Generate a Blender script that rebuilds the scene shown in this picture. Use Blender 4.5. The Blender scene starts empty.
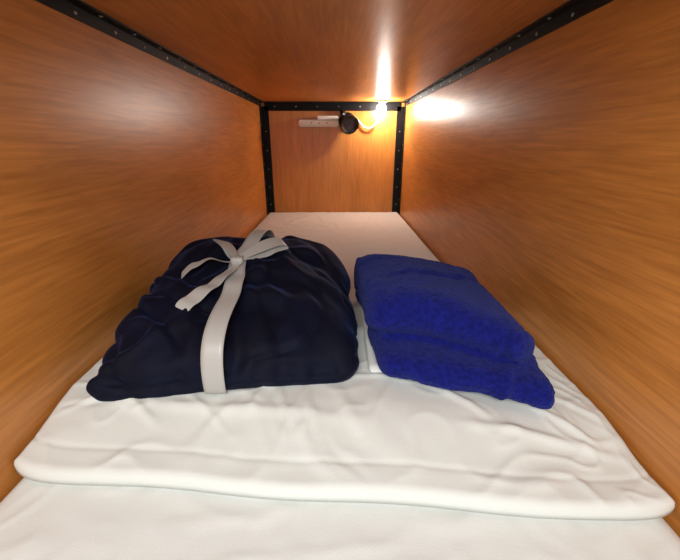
import bpy, bmesh, math, random
import numpy as np
from mathutils import Vector, noise, Matrix
from mathutils.bvhtree import BVHTree
random.seed(4)
S=bpy.context.scene
S.view_settings.view_transform='Standard'
S.view_settings.look='None'
COL=S.collection
ZC=0.95; XL=-0.528; XR=0.49; YB=2.78; YF=0.0; ZT=1.21
ZS=0.45   # mattress top

# ---------------- materials ----------------
def newmat(n):
    m=bpy.data.materials.new(n); m.use_nodes=True
    nt=m.node_tree; return m,nt,nt.nodes['Principled BSDF']
def simple(n,c,r=0.5,metal=0,sheen=0,bump=0,bscale=200,spec=0.5,stint=(1,1,1),bdist=0.004,c2=None,cscale=20,srough=0.5):
    m,nt,b=newmat(n)
    b.inputs['Base Color'].default_value=(*c,1); b.inputs['Roughness'].default_value=r
    b.inputs['Metallic'].default_value=metal; b.inputs['Sheen Weight'].default_value=sheen
    b.inputs['Sheen Tint'].default_value=(*stint,1); b.inputs['Sheen Roughness'].default_value=srough
    b.inputs['Specular IOR Level'].default_value=spec
    tc=nt.nodes.new('ShaderNodeTexCoord')
    if bump:
        no=nt.nodes.new('ShaderNodeTexNoise'); no.inputs['Scale'].default_value=bscale
        no.inputs['Detail'].default_value=4
        bp=nt.nodes.new('ShaderNodeBump'); bp.inputs['Strength'].default_value=bump; bp.inputs['Distance'].default_value=bdist
        nt.links.new(tc.outputs['Object'],no.inputs['Vector']); nt.links.new(no.outputs['Fac'],bp.inputs['Height']); nt.links.new(bp.outputs['Normal'],b.inputs['Normal'])
    if c2:
        n2=nt.nodes.new('ShaderNodeTexNoise'); n2.inputs['Scale'].default_value=cscale; n2.inputs['Detail'].default_value=5
        cr=nt.nodes.new('ShaderNodeValToRGB'); cr.color_ramp.elements[0].position=.35; cr.color_ramp.elements[1].position=.65
        cr.color_ramp.elements[0].color=(*c,1); cr.color_ramp.elements[1].color=(*c2,1)
        nt.links.new(tc.outputs['Object'],n2.inputs['Vector']); nt.links.new(n2.outputs['Fac'],cr.inputs['Fac']); nt.links.new(cr.outputs['Color'],b.inputs['Base Color'])
    return m
def wood(n,axis,c1,c2,rough=0.35):
    m,nt,b=newmat(n); N=nt.nodes.new; L=nt.links.new
    tc=N('ShaderNodeTexCoord')
    mp=N('ShaderNodeMapping'); sc=[7,7,7]; sc[axis]=1.6; mp.inputs['Scale'].default_value=sc
    L(tc.outputs['Object'],mp.inputs['Vector'])
    n1=N('ShaderNodeTexNoise'); n1.inputs['Scale'].default_value=1.2; n1.inputs['Detail'].default_value=2; n1.inputs['Distortion'].default_value=0.6
    L(mp.outputs['Vector'],n1.inputs['Vector'])
    mp2=N('ShaderNodeMapping'); sc=[130,130,130]; sc[axis]=7; mp2.inputs['Scale'].default_value=sc
    L(tc.outputs['Object'],mp2.inputs['Vector'])
    n2=N('ShaderNodeTexNoise'); n2.inputs['Scale'].default_value=1.0; n2.inputs['Detail'].default_value=2; n2.inputs['Distortion'].default_value=0.5
    L(mp2.outputs['Vector'],n2.inputs['Vector'])
    mx=N('ShaderNodeMath'); mx.operation='MULTIPLY_ADD'; mx.inputs[1].default_value=0.55
    L(n2.outputs['Fac'],mx.inputs[0])
    m2=N('ShaderNodeMath'); m2.operation='MULTIPLY'; m2.inputs[1].default_value=0.45; L(n1.outputs['Fac'],m2.inputs[0]); L(m2.outputs[0],mx.inputs[2])
    cr=N('ShaderNodeValToRGB'); cr.color_ramp.elements[0].position=0.32; cr.color_ramp.elements[1].position=0.66
    cr.color_ramp.elements[0].color=(*c1,1); cr.color_ramp.elements[1].color=(*c2,1)
    L(mx.outputs[0],cr.inputs['Fac']); L(cr.outputs['Color'],b.inputs['Base Color'])
    b.inputs['Roughness'].default_value=rough
    b.inputs['Specular IOR Level'].default_value=0.55
    bp=N('ShaderNodeBump'); bp.inputs['Strength'].default_value=0.04; bp.inputs['Distance'].default_value=0.002
    L(n2.outputs['Fac'],bp.inputs['Height']); L(bp.outputs['Normal'],b.inputs['Normal'])
    return m
C1=(0.42,0.150,0.028); C2=(0.68,0.270,0.056)
M_woodY=wood('wood_laminate_lengthwise',1,C1,C2)
M_woodZ=wood('wood_laminate_upright',2,(0.48,0.178,0.030),(0.68,0.280,0.056))
M_black=simple('black_steel',(0.003,0.003,0.004),0.55,spec=0.25)
M_rivet=simple('rivet_steel',(0.50,0.47,0.42),0.35,metal=1)
M_sheet=simple('white_cotton',(0.73,0.76,0.73),0.85,bump=0.10,bscale=350,spec=0.2)
M_sheet2=simple('white_cotton_under',(0.76,0.79,0.77),0.85,bump=0.10,bscale=350,spec=0.2)
M_navy=simple('navy_fleece',(0.0008,0.0016,0.0075),0.75,sheen=0.16,bump=0.5,bscale=260,spec=0.18,stint=(0.12,0.22,0.70),bdist=0.0025,c2=(0.0015,0.0030,0.0155),cscale=14,srough=0.3)
M_blue=simple('royal_blue_fleece',(0.006,0.008,0.105),0.95,sheen=0.20,bump=1.0,bscale=300,spec=0.06,stint=(0.30,0.38,1),c2=(0.010,0.014,0.185),cscale=110)
M_ribbon=simple('satin_ribbon',(0.44,0.43,0.41),0.36,sheen=0.1)
M_plastic=simple('white_plastic',(0.85,0.84,0.82),0.35)
M_blackp=simple('black_plastic',(0.006,0.006,0.007),0.3)
M_glass=simple('dark_lens',(0.02,0.02,0.03),0.05)
M_floor=wood('floor_boards',1,(0.12,0.06,0.03),(0.2,0.11,0.06),0.5)
def emis(n,c,s):
    m,nt,b=newmat(n); b.inputs['Emission Color'].default_value=(*c,1); b.inputs['Emission Strength'].default_value=s; return m
M_led=emis('led_glow',(1,0.96,0.89),340)

# ---------------- helpers ----------------
def finish(bm,name,mat,parent=None,smooth=False):
    me=bpy.data.meshes.new(name); bm.normal_update(); bm.to_mesh(me); bm.free()
    o=bpy.data.objects.new(name,me); COL.objects.link(o)
    for m in (mat if isinstance(mat,list) else [mat]): me.materials.append(m)
    if smooth: me.polygons.foreach_set('use_smooth',[True]*len(me.polygons))
    if parent: o.parent=parent
    return o
def addbox(bm,x0,x1,y0,y1,z0,z1,mi=0,bev=0):
    r=bmesh.ops.create_cube(bm,size=1)
    for v in r['verts']:
        v.co=Vector(((x0+x1)/2+v.co.x*(x1-x0),(y0+y1)/2+v.co.y*(y1-y0),(z0+z1)/2+v.co.z*(z1-z0)))
    fs={f for v in r['verts'] for f in v.link_faces}
    for f in fs: f.material_index=mi
    if bev:
        bmesh.ops.bevel(bm,geom=list({e for f in fs for e in f.edges}),offset=bev,segments=3,affect='EDGES')
def box(name,b,mat,parent=None,bev=0):
    bm=bmesh.new(); addbox(bm,*b,bev=bev)
    return finish(bm,name,mat,parent)
def empty(name):
    e=bpy.data.objects.new(name,None); COL.objects.link(e); return e

# ---------------- shell ----------------
T=0.02
box('floor',(XL-1.0,XR+1.0,-1.6,YB+T,-0.02,0.0),M_floor)
box('wall_left',(XL-T,XL,YF,YB,0,ZT),M_woodY)
box('wall_right',(XR,XR+T,YF,YB,0,ZT),M_woodY)
box('wall_back',(XL-T,XR+T,YB,YB+T,0,ZT),M_woodZ)
box('ceiling',(XL-T,XR+T,YF,YB+T,ZT,ZT+T),M_woodY)
box('bed_base',(XL+.002,XR-.002,YF,YB-.002,0.0,0.249),M_woodY)

# ---------------- black angle-iron trim ----------------
def rivet(bm,p,n,r=0.005):
    n=Vector(n); q=n.to_track_quat('Z','Y').to_matrix().to_4x4()
    res=bmesh.ops.create_uvsphere(bm,u_segments=10,v_segments=6,radius=r,matrix=Matrix.Translation(p)@q@Matrix.Diagonal((1,1,0.6,1)))
    for f in {f for v in res['verts'] for f in v.link_faces}: f.material_index=1; f.smooth=True
F=0.028; t=0.004; FB=0.05
def rail(name,side):
    bm=bmesh.new(); x=XL if side<0 else XR; s=-side
    xs=sorted((x,x+s*F)); addbox(bm,xs[0],xs[1],YF,YB,ZT-t,ZT)
    xs=sorted((x,x+s*t)); addbox(bm,xs[0],xs[1],YF,YB,ZT-F,ZT-t)
    y=0.1
    while y<YB-0.06:
        rivet(bm,(x+s*F*0.55,y,ZT-t),(0,0,-1),0.0042); rivet(bm,(x+s*t,y+0.07,ZT-F*0.6),(s,0,0),0.0042); y+=0.14
    return finish(bm,name,[M_black,M_rivet])
rail('trim_1',-1); rail('trim_2',1)
def post(name,side):
    bm=bmesh.new(); x=XL if side<0 else XR; s=-side
    xs=sorted((x+s*t,x+s*(FB+.005))); addbox(bm,xs[0],xs[1],YB-t,YB,0.25,ZT-F)
    xs=sorted((x,x+s*t)); addbox(bm,xs[0],xs[1],YB-FB,YB,0.25,ZT-F)
    z=0.5
    while z<ZT-0.06:
        rivet(bm,(x+s*FB*0.55,YB-t,z),(0,-1,0),0.004); rivet(bm,(x+s*t,YB-FB*0.6,z+0.04),(s,0,0),0.004); z+=0.13
    return finish(bm,name,[M_black,M_rivet])
post('trim_3',-1); post('trim_4',1)
bm=bmesh.new(); addbox(bm,XL+F,XR-F,YB-t,YB,ZT-0.056,ZT-t); addbox(bm,XL+F,XR-F,YB-0.04,YB,ZT-t,ZT)
x=XL+0.1
while x<XR-0.05: rivet(bm,(x,YB-t,ZT-0.028),(0,-1,0),0.004); x+=0.15
finish(bm,'trim_5',[M_black,M_rivet])

# ---------------- bedding height fields ----------------
def seg_ridge(X,Y,a,b,A,w):
    a=np.array(a);b=np.array(b);d=b-a;L2=(d**2).sum()
    tt=((X-a[0])*d[0]+(Y-a[1])*d[1])/L2
    tc=np.clip(tt,0,1)
    px=a[0]+tc*d[0];py=a[1]+tc*d[1]
    dist=np.hypot(X-px,Y-py)
    return A*np.exp(-(dist/w)**2)*(np.sin(np.pi*np.clip(tc,0.03,0.97))**0.6)
def bed_layer(name,x0,x1,yfront,yback,zb,ztf,mat,ridges,namp=0.003,step=0.006,r=0.02,seed=0,rz=None,namp2=0):
    rz=rz or r
    nx=int((x1-x0)/step); ny=int((yback(0)-yfront(0))/step)
    U,V=np.meshgrid(np.linspace(0,1,nx),np.linspace(0,1,ny))
    U=U-0.10*np.sin(2*np.pi*U)/1.3
    X=x0+(x1-x0)*U
    Y0=np.vectorize(yfront)(X); Y1=np.vectorize(yback)(X); Y=Y0+(Y1-Y0)*(V**1.25)
    WX=np.zeros_like(X);WY=np.zeros_like(X);NZ=np.zeros_like(X);NC=np.zeros_like(X)
    for i in range(X.shape[0]):
        for j in range(X.shape[1]):
            xx,yy=X[i,j],Y[i,j]
            WX[i,j]=noise.noise((xx*5,yy*5,seed)); WY[i,j]=noise.noise((xx*5,yy*5,seed+9))
            NZ[i,j]=noise.noise((xx*4,yy*3,seed+3))+0.35*noise.noise((xx*14,yy*9,seed+5))
            if namp2:
                NC[i,j]=max(0,1-abs(noise.noise((xx*6+2*WX[i,j],yy*8+3*WY[i,j],seed+7)))*3.2)**2+0.6*max(0,1-abs(noise.noise((xx*11-yy*5,yy*9+xx*6,seed+8)))*3.5)**2
    Xw=X+WX*0.025;Yw=Y+WY*0.025
    Z=NZ*namp+NC*namp2
    for rd in ridges: Z=Z+seg_ridge(Xw,Yw,*rd)
    d=np.minimum(np.minimum(X-x0,x1-X),np.minimum(Y-Y0,Y1-Y)); 
    dd=np.clip(d,0,r); drop=(r-np.sqrt(np.maximum(r*r-(r-dd)**2,0)))*rz/r
    fade=np.clip(d/0.03,0,1)
    Ztop=np.vectorize(ztf)(X,Y)-drop+Z*(0.3+0.7*fade)
    ny_,nx_=X.shape
    verts=[(X[i,j],Y[i,j],Ztop[i,j]) for i in range(ny_) for j in range(nx_)]
    idx=lambda i,j:i*nx_+j
    faces=[(idx(i,j),idx(i,j+1),idx(i+1,j+1),idx(i+1,j)) for i in range(ny_-1) for j in range(nx_-1)]
    loop=[idx(0,j) for j in range(nx_)]+[idx(i,nx_-1) for i in range(1,ny_)]+[idx(ny_-1,j) for j in range(nx_-2,-1,-1)]+[idx(i,0) for i in range(ny_-2,0,-1)]
    base=len(verts)
    for k in loop: verts.append((verts[k][0],verts[k][1],zb))
    n=len(loop)
    for k in range(n):
        a,b=loop[k],loop[(k+1)%n]; faces.append((b,a,base+k,base+(k+1)%n))
    faces.append([base+k for k in range(n-1,-1,-1)])
    me=bpy.data.meshes.new(name); me.from_pydata(verts,[],faces); me.update()
    me.polygons.foreach_set('use_smooth',[True]*len(me.polygons)); me.materials.append(mat)
    o=bpy.data.objects.new(name,me); COL.objects.link(o); return o
rg2=[]
for k in range(80):
    cx=random.uniform(XL,XR); cy=random.uniform(0.9,2.7); a=random.gauss(math.pi/2,0.7); L=random.uniform(.08,.3)
    rg2.append(((cx-math.cos(a)*L,cy-math.sin(a)*L),(cx+math.cos(a)*L,cy+math.sin(a)*L),random.uniform(-.003,.005),random.uniform(.006,.014)))
for k in range(20):
    cx=random.uniform(XL,XR); cy=random.uniform(0.05,0.36); a=random.gauss(0.1,0.6); L=random.uniform(.06,.2)
    rg2.append(((cx-math.cos(a)*L,cy-math.sin(a)*L),(cx+math.cos(a)*L,cy+math.sin(a)*L),random.uniform(-.0015,.0028),random.uniform(.007,.014)))
bed_layer('mattress',XL+.004,XR-.004,lambda x:0.01,lambda x:YB-.006,0.252,lambda x,y:ZS-.006,M_sheet2,rg2,namp=0.0014,seed=4,step=0.008,r=0.03,namp2=0.0020)
# pillow
XCc=(XL+XR)/2
def cend(x): return 0.022*abs((x-XCc)/((XR-XL)/2))**18
PF=lambda x:0.410-0.085*(x+0.43)+cend(x)+0.003*math.sin(x*17)
PB=lambda x:1.03-cend(x)
def ss(a,b,x):
    t_=min(1,max(0,(x-a)/(b-a))); return t_*t_*(3-2*t_)
def ptop(x,y):
    f=PF(x)
    up=0.025+0.031*ss(f,f+0.17,y)
    up*=1-0.50*ss(0.90,1.03,y)
    side=0.012*ss(0.10,0.48,x)*ss(f,f+.1,y)
    hem=-0.0015*math.exp(-((y-f-0.045)/0.004)**2)
    return ZS+up-side+hem
rg=[((-.40,.53),(.05,.49),.004,.012),((-.16,.50),(-.13,.60),.006,.008),((-.08,.48),(-.12,.58),.005,.006),
     ((.16,.60),(.26,.48),.006,.008),((.20,.48),(.45,.43),.006,.009),((-.42,.56),(-.3,.48),.006,.008),((.30,.56),(.42,.45),.006,.007),((.0,.58),(.05,.46),.004,.01),((.35,.60),(.46,.50),.005,.007),
     ((-.50,.50),(-.36,.60),.005,.008)]
for k in range(18):
    cx=random.uniform(XL,XR); cy=random.uniform(0.46,0.60); a=random.gauss(1.2,0.9); L=random.uniform(.03,.08)
    rg.append(((cx-math.cos(a)*L,cy-math.sin(a)*L),(cx+math.cos(a)*L,cy+math.sin(a)*L),random.uniform(-.004,.005),random.uniform(.004,.008)))
bed_layer('pillow',XL+.004,XR-.004,PF,PB,ZS+.001,ptop,M_sheet,rg,seed=1,r=0.014,rz=0.014,step=0.0045,namp=0.0030,namp2=0.0032)
def surf(x,y):
    return (ptop(x,y) if PF(x)<y<1.03 else ZS)+0.003

# ---------------- soft folded things ----------------
def rbox(bm,c,h,r,warp=None,n=26):
    tmp=bmesh.new(); bmesh.ops.create_cube(tmp,size=2)
    bmesh.ops.subdivide_edges(tmp,edges=tmp.edges[:],cuts=n,use_grid_fill=True)
    h=Vector(h);c=Vector(c)
    for v in tmp.verts:
        p=Vector((v.co.x*h.x,v.co.y*h.y,v.co.z*h.z))
        q=Vector([max(-(h[i]-r),min(h[i]-r,p[i])) for i in range(3)])
        d=p-q
        if d.length>1e-9: p=q+d.normalized()*r
        u=(p.x/h.x,p.y/h.y,p.z/h.z)
        p=p+c
        v.co=warp(p,u) if warp else p
    me=bpy.data.meshes.new('tmp'); tmp.to_mesh(me); tmp.free(); bm.from_mesh(me); bpy.data.meshes.remove(me)
def remesh(bm,name,mat,voxel,disp,smooth_it=4,parent=None):
    o=finish(bm,name,mat)
    m=o.modifiers.new('r','REMESH'); m.mode='VOXEL'; m.voxel_size=voxel
    s=o.modifiers.new('s','SMOOTH'); s.iterations=smooth_it; s.factor=0.5
    dg=bpy.context.evaluated_depsgraph_get(); me=bpy.data.meshes.new_from_object(o.evaluated_get(dg))
    o.modifiers.clear(); old=o.data; o.data=me; bpy.data.meshes.remove(old)
    if not me.materials: me.materials.append(mat)
    nr=[v.normal.copy() for v in me.vertices]
    for v,nn in zip(me.vertices,nr): v.co=disp(v.co.copy(),nn)
    me.polygons.foreach_set('use_smooth',[True]*len(me.polygons)); me.update()
    if parent:o.parent=parent
    return o
def foot(fl,fr,br,bl):
    def f(a,b):
        return (Vector(fl)*(1-a)*(1-b)+Vector(fr)*a*(1-b)+Vector(br)*a*b+Vector(bl)*(1-a)*b)
    return f
# ---- navy blanket
nf=foot((-.466,.520),(.045,.575),(.030,1.13),(-.492,1.10))
XK=-0.243
def strapx(y): return XK+0.018*(1-ss(.5,.85,y))+0.03*ss(.85,1.1,y)
def navy_ztop(a,b):
    edge=0.582+0.037*b
    mid=0.610+0.082*ss(0.0,0.80,b)
    s=math.sin(math.pi*min(1,max(0,a)))**0.55
    h=edge*(1-s)+mid*s
    x=-.48+.52*a
    h-=0.014*math.exp(-((x-XK)/0.045)**2)
    if a>0.6: h-=0.016*(a-0.6)/0.4
    return h
bm=bmesh.new()
def nlayer(z0,z1,sh,n=40,rr=None):
    th=rr or 0.5*(z1-z0)*0.16/0.27
    def warp(p,u):
        a=(p.x+1)/2; b=(p.y+1)/2
        aa=sh[0]+a*(1-sh[0]-sh[1]); bb=sh[2]+b*(1-sh[2]-sh[3])
        q=nf(aa,bb); Zt=navy_ztop(min(1,max(0,aa)),min(1,max(0,bb))); Zb=surf(q.x,q.y)
        zz=z0+(z1-z0)*(u[2]+1)/2
        return Vector((q.x,q.y,Zb+zz*(Zt-Zb)))
    rbox(bm,(0,0,0),(1,1,th),th*0.98,warp,n=n)
nlayer(-0.25,0.58,(0,0.0,0,0.02),rr=.16); nlayer(-.05,1.03,(0.0,0.0,0.015,0.02),rr=0.32)
def crease(v,c=3.0):
    t_=max(0,1-abs(v)*c); return t_*t_*(3-2*t_)
def ndisp(p,n):
    q=p
    xk=strapx(p.y)
    dx=abs(p.x-xk)
    k=math.exp(-(dx/0.16)**2)
    w=noise.noise((q.x*3,q.y*4,q.z*5))*0.014+noise.noise((q.x*7,q.y*6,q.z*6+4))*0.008
    wx=noise.noise((q.x*4,q.y*4,q.z*4+8)); wy=noise.noise((q.x*4+4,q.y*4,q.z*4+2))
    f=noise.noise(Vector((dx*3+(3 if p.x>xk else 11),((q.y-.84)*10-q.z*7)/(0.6+dx*3)+1.0*wx,2)))*0.019*(0.2+k)*min(1,dx/0.05)
    f2=crease(noise.noise(Vector((q.x*3+q.y*3+wx*1.3,q.y*6-q.x*2+wy*1.3,q.z*4+2))),2.9)*0.011
    f2-=crease(noise.noise(Vector((q.x*5-q.y*4+wy,q.y*7+q.x*5+wx,q.z*6+6))),4.2)*0.007
    f3=noise.noise((q.x*26,q.y*26,q.z*26))*0.0014
    zl=surf(p.x,p.y)+0.030+0.012*noise.noise((q.x*4,q.y*4,3))+0.02*ss(-.30,-.50,p.x)
    side=1-abs(n.z)
    fold=-0.013*math.exp(-((p.z-zl)/0.0055)**2)*side*(0.25+0.75*(1-ss(-.42,-.15,p.x)))
    low=surf(p.x,p.y)
    att=ss(low,low+.03,p.z)
    p=p+n*(w*(.5+.5*att)+(f+f2)*att+f3+fold-0.003)
    p.z=max(p.z,surf(p.x,p.y)); p.x=max(p.x,XL+0.010); p.x=min(p.x,.052)
    return p
navy=remesh(bm,'navy_blanket',M_navy,0.0045,ndisp,5)
# ---- folded white sheet + blue blanket
def rest(x,y): return surf(x,y)+0.014
bf=foot((.076,.575),(.370,.482),(.414,1.00),(.066,1.12))
bm=bmesh.new()
def blayer(z0,z1,sh,n=36,tilt=None,extra=None,rr=None):
    th=rr or 0.5*(z1-z0)/0.19
    def warp(p,u):
        a=(p.x+1)/2; b=(p.y+1)/2
        aa=sh[0]+a*(1-sh[0]-sh[1]); bb=sh[2]+b*(1-sh[2]-sh[3])
        q=bf(aa,bb)
        bulge=1+0.12*math.sin(math.pi*min(1,max(0,a)))
        zz=z0+(z1-z0)*(u[2]+1)/2
        zz*=bulge
        if tilt: zz*=tilt(aa,bb)
        if extra: q=q+Vector(extra(aa,bb))
        return Vector((q.x,q.y,rest(q.x,q.y)+zz))
    rbox(bm,(0,0,0),(1,1,th),th*0.98,warp,n=n)
blayer(-0.016,0.046,(0.0,-0.05,0,0.0),tilt=lambda a,b:1.0+0.2*b)
blayer(0.038,0.130,(-0.04,0.005,0.13,0.0),tilt=lambda a,b:1.0-0.17*max(0,a)+0.02*b,extra=lambda a,b:(-.004,(1-b)*(0.02*math.sin(a*5)+.03*a-.02)),rr=0.28)
blayer(0.01,0.10,(0.08,0.12,0.32,0.1))
def bdisp(p,n):
    q=p
    w=noise.noise((q.x*4+7,q.y*3.5,q.z*5))*0.014+noise.noise((q.x*9+7,q.y*8,q.z*8))*0.005
    wx=noise.noise((q.x*6,q.y*6,q.z*6+8))
    f=crease(noise.noise(Vector((q.x*4+q.y*3+wx,q.y*5-q.x*4+wx,q.z*5+5))),3)*0.007
    f3=noise.noise((q.x*70,q.y*70,q.z*70))*0.0010+noise.noise((q.x*140,q.y*140,q.z*140))*0.0014
    d=(q.y-(0.80+0.35*(q.x-.22)))
    cr=-0.013*math.exp(-(d/0.012)**2)*(1 if n.z>0.3 else 0)*math.exp(-((q.x-.26)/.13)**2)
    p=p+n*(w+f+f3+cr-0.003)
    p.z=max(p.z,rest(p.x,p.y)); p.x=max(p.x,0.058); p.x=min(p.x,XR-.012)
    return p
blue=remesh(bm,'blue_blanket',M_blue,0.0035,bdisp,3)
bm=bmesh.new()
sf=foot((.066,.605),(.39,.62),(.454,.92),(.068,1.00))
for k,(z0,z1,o) in enumerate([(0.0005,0.008,0.0),(0.0060,0.0130,0.02)]):
    def warp(p,u,z0=z0,z1=z1,o=o):
        q=sf((p.x+1)/2*(1-o),(p.y+1)/2*(1-2*o)+o); return Vector((q.x,q.y,surf(q.x,q.y)+z0+(z1-z0)*(u[2]+1)/2))
    rbox(bm,(0,0,0),(1,1,0.03),0.029,warp,n=36)
remesh(bm,'folded_sheet',M_sheet2,0.0035,lambda p,n:p+n*noise.noise((p.x*14,p.y*12,p.z*10))*0.001,2)

# ---------------- ribbon ----------------
rib=empty('ribbon_bow')
bv=BVHTree.FromPolygons([v.co.copy() for v in navy.data.vertices],[tuple(p.vertices) for p in navy.data.polygons])
def strip(name,pts,wid,widths,thick=0.0010):
    bm=bmesh.new(); rows=[]
    for i,p in enumerate(pts):
        w=Vector(wid[i]).normalized()*widths[i]/2; p=Vector(p)
        rows.append([bm.verts.new(p+w*s) for s in (-1,-.5,0,.5,1)])
    for a,b in zip(rows,rows[1:]):
        for j in range(4): bm.faces.new((a[j],a[j+1],b[j+1],b[j]))
    o=finish(bm,name,M_ribbon,rib,True)
    so=o.modifiers.new('s','SOLIDIFY'); so.thickness=thick; so.offset=0
    sb=o.modifiers.new('b','SUBSURF'); sb.levels=2; sb.render_levels=2
    return o
cy,cz=0.86,surf(XK,.86)+0.05
N=110; A0,A1=-12,192
R=np.zeros((N+1,6)); XS=np.zeros(N+1)
SX=(-1,-.6,-.2,.2,.6,1)
for i in range(N+1):
    ang=math.radians(A0+(A1-A0)*i/N)
    dr=Vector((0,-math.cos(ang),math.sin(ang)))
    XS[i]=strapx(cy-math.cos(ang)*0.3)+0.003*math.sin(i*.08)
    for j,s in enumerate(SX):
        c0=Vector((XS[i]+s*0.020,cy,cz)); org=c0+dr*1.0
        hit,nn,_,_=bv.ray_cast(org,-dr)
        R[i,j]=(hit-c0).length if hit else 0.1
Rm=R.max(axis=1)
K2=4
Rt=np.array([Rm[max(0,i-K2):i+K2+1].max() for i in range(N+1)])
for _ in range(8): Rt[1:-1]=(Rt[:-2]+2*Rt[1:-1]+Rt[2:])/4
Rt=np.maximum(Rt,Rm)+0.002
for _ in range(3): Rt[1:-1]=(Rt[:-2]+2*Rt[1:-1]+Rt[2:])/4
bm=bmesh.new(); vr=[]
for i in range(N+1):
    ang=math.radians(A0+(A1-A0)*i/N); row=[]
    for j,s in enumerate(SX):
        r=Rt[i]; y=cy-math.cos(ang)*r; z=cz+math.sin(ang)*r
        row.append(bm.verts.new((XS[i]+s*0.020,y,max(z,surf(XK,y)+0.004))))
    vr.append(row)
for a,b in zip(vr,vr[1:]):
    for j in range(5): bm.faces.new((a[j],a[j+1],b[j+1],b[j]))
o=finish(bm,'strap',M_ribbon,rib,True); so=o.modifiers.new('s','SOLIDIFY'); so.thickness=0.001; so.offset=0
def top(x,y):
    h,_,_,_=bv.ray_cast(Vector((x,y,2)),Vector((0,0,-1))); return h.z if h else ZS
def topmax(x,y,r): return max(top(x+a*r,y+b*r) for a in (-1,0,1) for b in (-1,0,1))
KY=0.840; KZ=topmax(XK,KY,.015)+0.010; K=Vector((XK,KY,KZ))
bm=bmesh.new(); rbox(bm,K,(0.016,0.014,0.010),0.008,lambda p,u:p+Vector((0,0,0.002*math.sin(p.x*700))),n=8)
finish(bm,'knot',M_ribbon,rib,True)
def loop(name,dirv,L,H,w):
    d=Vector(dirv).normalized(); side=Vector((-d.y,d.x,0))
    pts=[];wd=[];ws=[]
    n=22
    for i in range(n+1):
        a=i/n*2*math.pi
        r=(1-math.cos(a))/2
        z=math.sin(a)*H*(0.35+0.65*r)
        p=K+d*(L*r)+Vector((0,0,z*1.0+H*0.8*r))
        tz=topmax(p.x,p.y,w*.5)+0.006
        p.z=max(p.z,tz)
        pts.append(p); wd.append(side+Vector((0,0,0.4))); ws.append(w*(0.45+0.55*min(1,r*2)))
    strip(name,pts,wd,ws)
loop('loop_right',(0.86,0.66,0),0.135,0.022,0.040)
loop('loop_left',(-0.55,0.72,0),0.115,0.022,0.040)
def tail(name,end,w,bend=0.0,lift=0.012):
    e=Vector(end); pts=[];wd=[];ws=[]; n=14
    d=(e-K.xy.to_3d()); d.z=0; side=Vector((-d.y,d.x,0)).normalized()
    for i in range(n+1):
        s=i/n; x=K.x+(e.x-K.x)*s+side.x*bend*math.sin(s*math.pi); y=K.y+(e.y-K.y)*s+side.y*bend*math.sin(s*math.pi)
        zz=max(top(x+side.x*w*q,y+side.y*w*q) for q in (-.5,0,.5))+0.003+lift*math.sin(s*math.pi)
        if i==0: zz=K.z
        pts.append((x,y,zz)); wd.append(side+Vector((0,0,0.25*math.sin(s*5)))); ws.append(w*(0.5+0.5*min(1,s*4)))
    strip(name,pts,wd,ws)
tail('tail_front',(-0.316,0.655,0),0.036,0.015)
tail('tail_left',(-0.370,0.80,0),0.032,-0.01,0.018)

# ---------------- reading light on the back wall ----------------
def ring(bm,c,axis,prof,seg=32,mi=0):
    ax=Vector(axis).normalized(); q=ax.to_track_quat('Z','Y')
    rows=[[bm.verts.new(Vector(c)+q@Vector((r*math.cos(2*math.pi*k/seg),r*math.sin(2*math.pi*k/seg),z))) for k in range(seg)] for r,z in prof]
    fs=[]
    for a,b in zip(rows,rows[1:]):
        for k in range(seg):
            f=bm.faces.new((a[k],a[(k+1)%seg],b[(k+1)%seg],b[k])); f.material_index=mi; fs.append(f)
    bmesh.ops.recalc_face_normals(bm,faces=fs)
rl=empty('reading_light')
PX,PZ=0.082,1.074
bm=bmesh.new(); ring(bm,(PX,YB-.001,PZ+.012),(0,-1,0),[(.001,0),(.055,0),(.060,.004),(.060,.014),(.052,.020),(.012,.022),(.010,.045),(.001,.045)])
addbox(bm,PX-.05,PX-.015,YB-.05,YB-.002,PZ+.03,PZ+.085,bev=.006)
finish(bm,'wall_plate',M_blackp,rl,True)
bm=bmesh.new(); ring(bm,(PX,YB-.045,PZ+.012),(0.25,-1,-0.45),[(.001,-.012),(.026,-.010),(.040,.004),(.044,.020),(.060,.050),(.066,.066),(.062,.070),(.056,.060),(.001,.056)])
ring(bm,(PX,YB-.045,PZ+.012),(0.25,-1,-0.45),[(.001,.062),(.028,.061),(.044,.058),(.054,.0575)],mi=1)
finish(bm,'lamp_head',[M_blackp,M_glass],rl,True)
ps=empty('power_strip')
bm=bmesh.new(); addbox(bm,-.262,.020,YB-.040,YB-.001,PZ-.024,PZ+.022,bev=.008)
addbox(bm,-.215,-.02,YB-.050,YB-.0405,PZ-.014,PZ+.012,bev=.003)
finish(bm,'casing',M_plastic,ps)
bm=bmesh.new()
for k in range(3): ring(bm,(-.17+.055*k,YB-.0502,PZ-.001),(0,-1,0),[(.004,0),(.004,.0015),(.001,.0015)],seg=16)
finish(bm,'sockets',M_blackp,ps)
bm=bmesh.new(); addbox(bm,-.13,.02,YB-.050,YB-.003,PZ+.0225,PZ+.046,bev=.006)
finish(bm,'adapter',M_plastic,ps)
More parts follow.
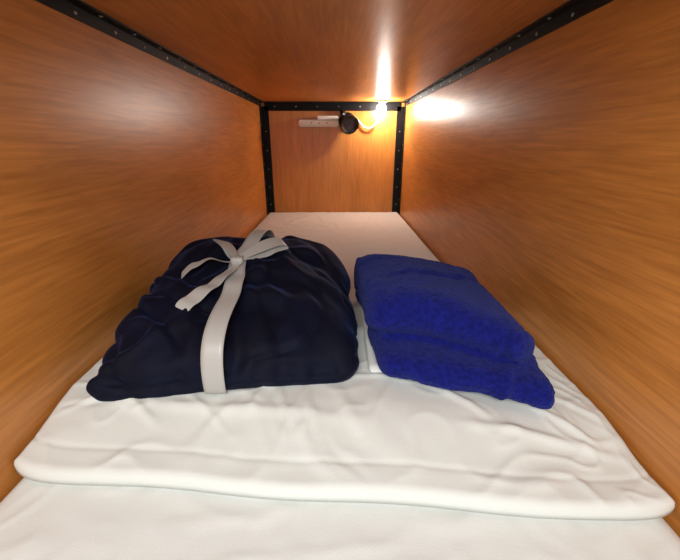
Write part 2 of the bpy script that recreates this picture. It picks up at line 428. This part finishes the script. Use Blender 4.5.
# ---------------- LED lamp ----------------
lamp=empty('led_lamp')
LX,LY,LZ=0.315,2.64,1.155
bm=bmesh.new(); ring(bm,(LX,LY,0),(0,0,1),[(.001,ZT-.0005),(.030,ZT-.001),(.030,ZT-.012),(.016,ZT-.018),(.015,LZ+.018),(.001,LZ+.016)])
finish(bm,'lamp_socket',M_plastic,lamp,True)
bm=bmesh.new(); bmesh.ops.create_uvsphere(bm,u_segments=16,v_segments=10,radius=0.026,matrix=Matrix.Translation((LX,LY,LZ)))
finish(bm,'bulb',M_led,lamp,True)
def cable(name,pts,r,mat,parent):
    c=bpy.data.curves.new(name,'CURVE'); c.dimensions='3D'; c.bevel_depth=r; c.bevel_resolution=3
    s=c.splines.new('NURBS'); s.points.add(len(pts)-1); s.use_endpoint_u=True; s.order_u=4
    for p,q in zip(s.points,pts): p.co=(*q,1)
    o=bpy.data.objects.new(name,c); COL.objects.link(o); c.materials.append(mat); o.parent=parent
cable('power_cable',[(LX-.012,LY,LZ+.03),(LX-.05,LY+.02,LZ+.03),(LX+.0,2.72,1.10),(0.25,2.75,1.03),(0.18,2.76,1.05),(0.17,2.77,1.10),(0.12,2.77,1.10)],0.006,M_plastic,lamp)

# ---------------- lights ----------------
def light(n,typ,loc,e,col,**k):
    l=bpy.data.lights.new(n,typ); l.energy=e; l.color=col
    for a,b in k.items(): setattr(l,a,b)
    o=bpy.data.objects.new(n,l); o.location=loc; COL.objects.link(o); return o
a=light('corridor_light','AREA',(-0.1,-0.55,1.40),19,(0.99,1,0.97),shape='RECTANGLE',size=0.9,size_y=0.5)
a.rotation_euler=(Vector((0,1.3,0.80))-Vector(a.location)).to_track_quat('-Z','Y').to_euler()
w=bpy.data.worlds.new('world'); S.world=w; w.use_nodes=True
w.node_tree.nodes['Background'].inputs['Color'].default_value=(0.99,0.99,1,1); w.node_tree.nodes['Background'].inputs['Strength'].default_value=0.6
# ---------------- camera ----------------
cd=bpy.data.cameras.new('camera'); cam=bpy.data.objects.new('camera',cd); COL.objects.link(cam)
cd.sensor_width=36; cd.lens=356/680*36; cd.clip_start=0.01
cam.location=(0,0,ZC); cam.rotation_euler=(math.radians(90-21.2),0,-0.0112)
S.camera=cam
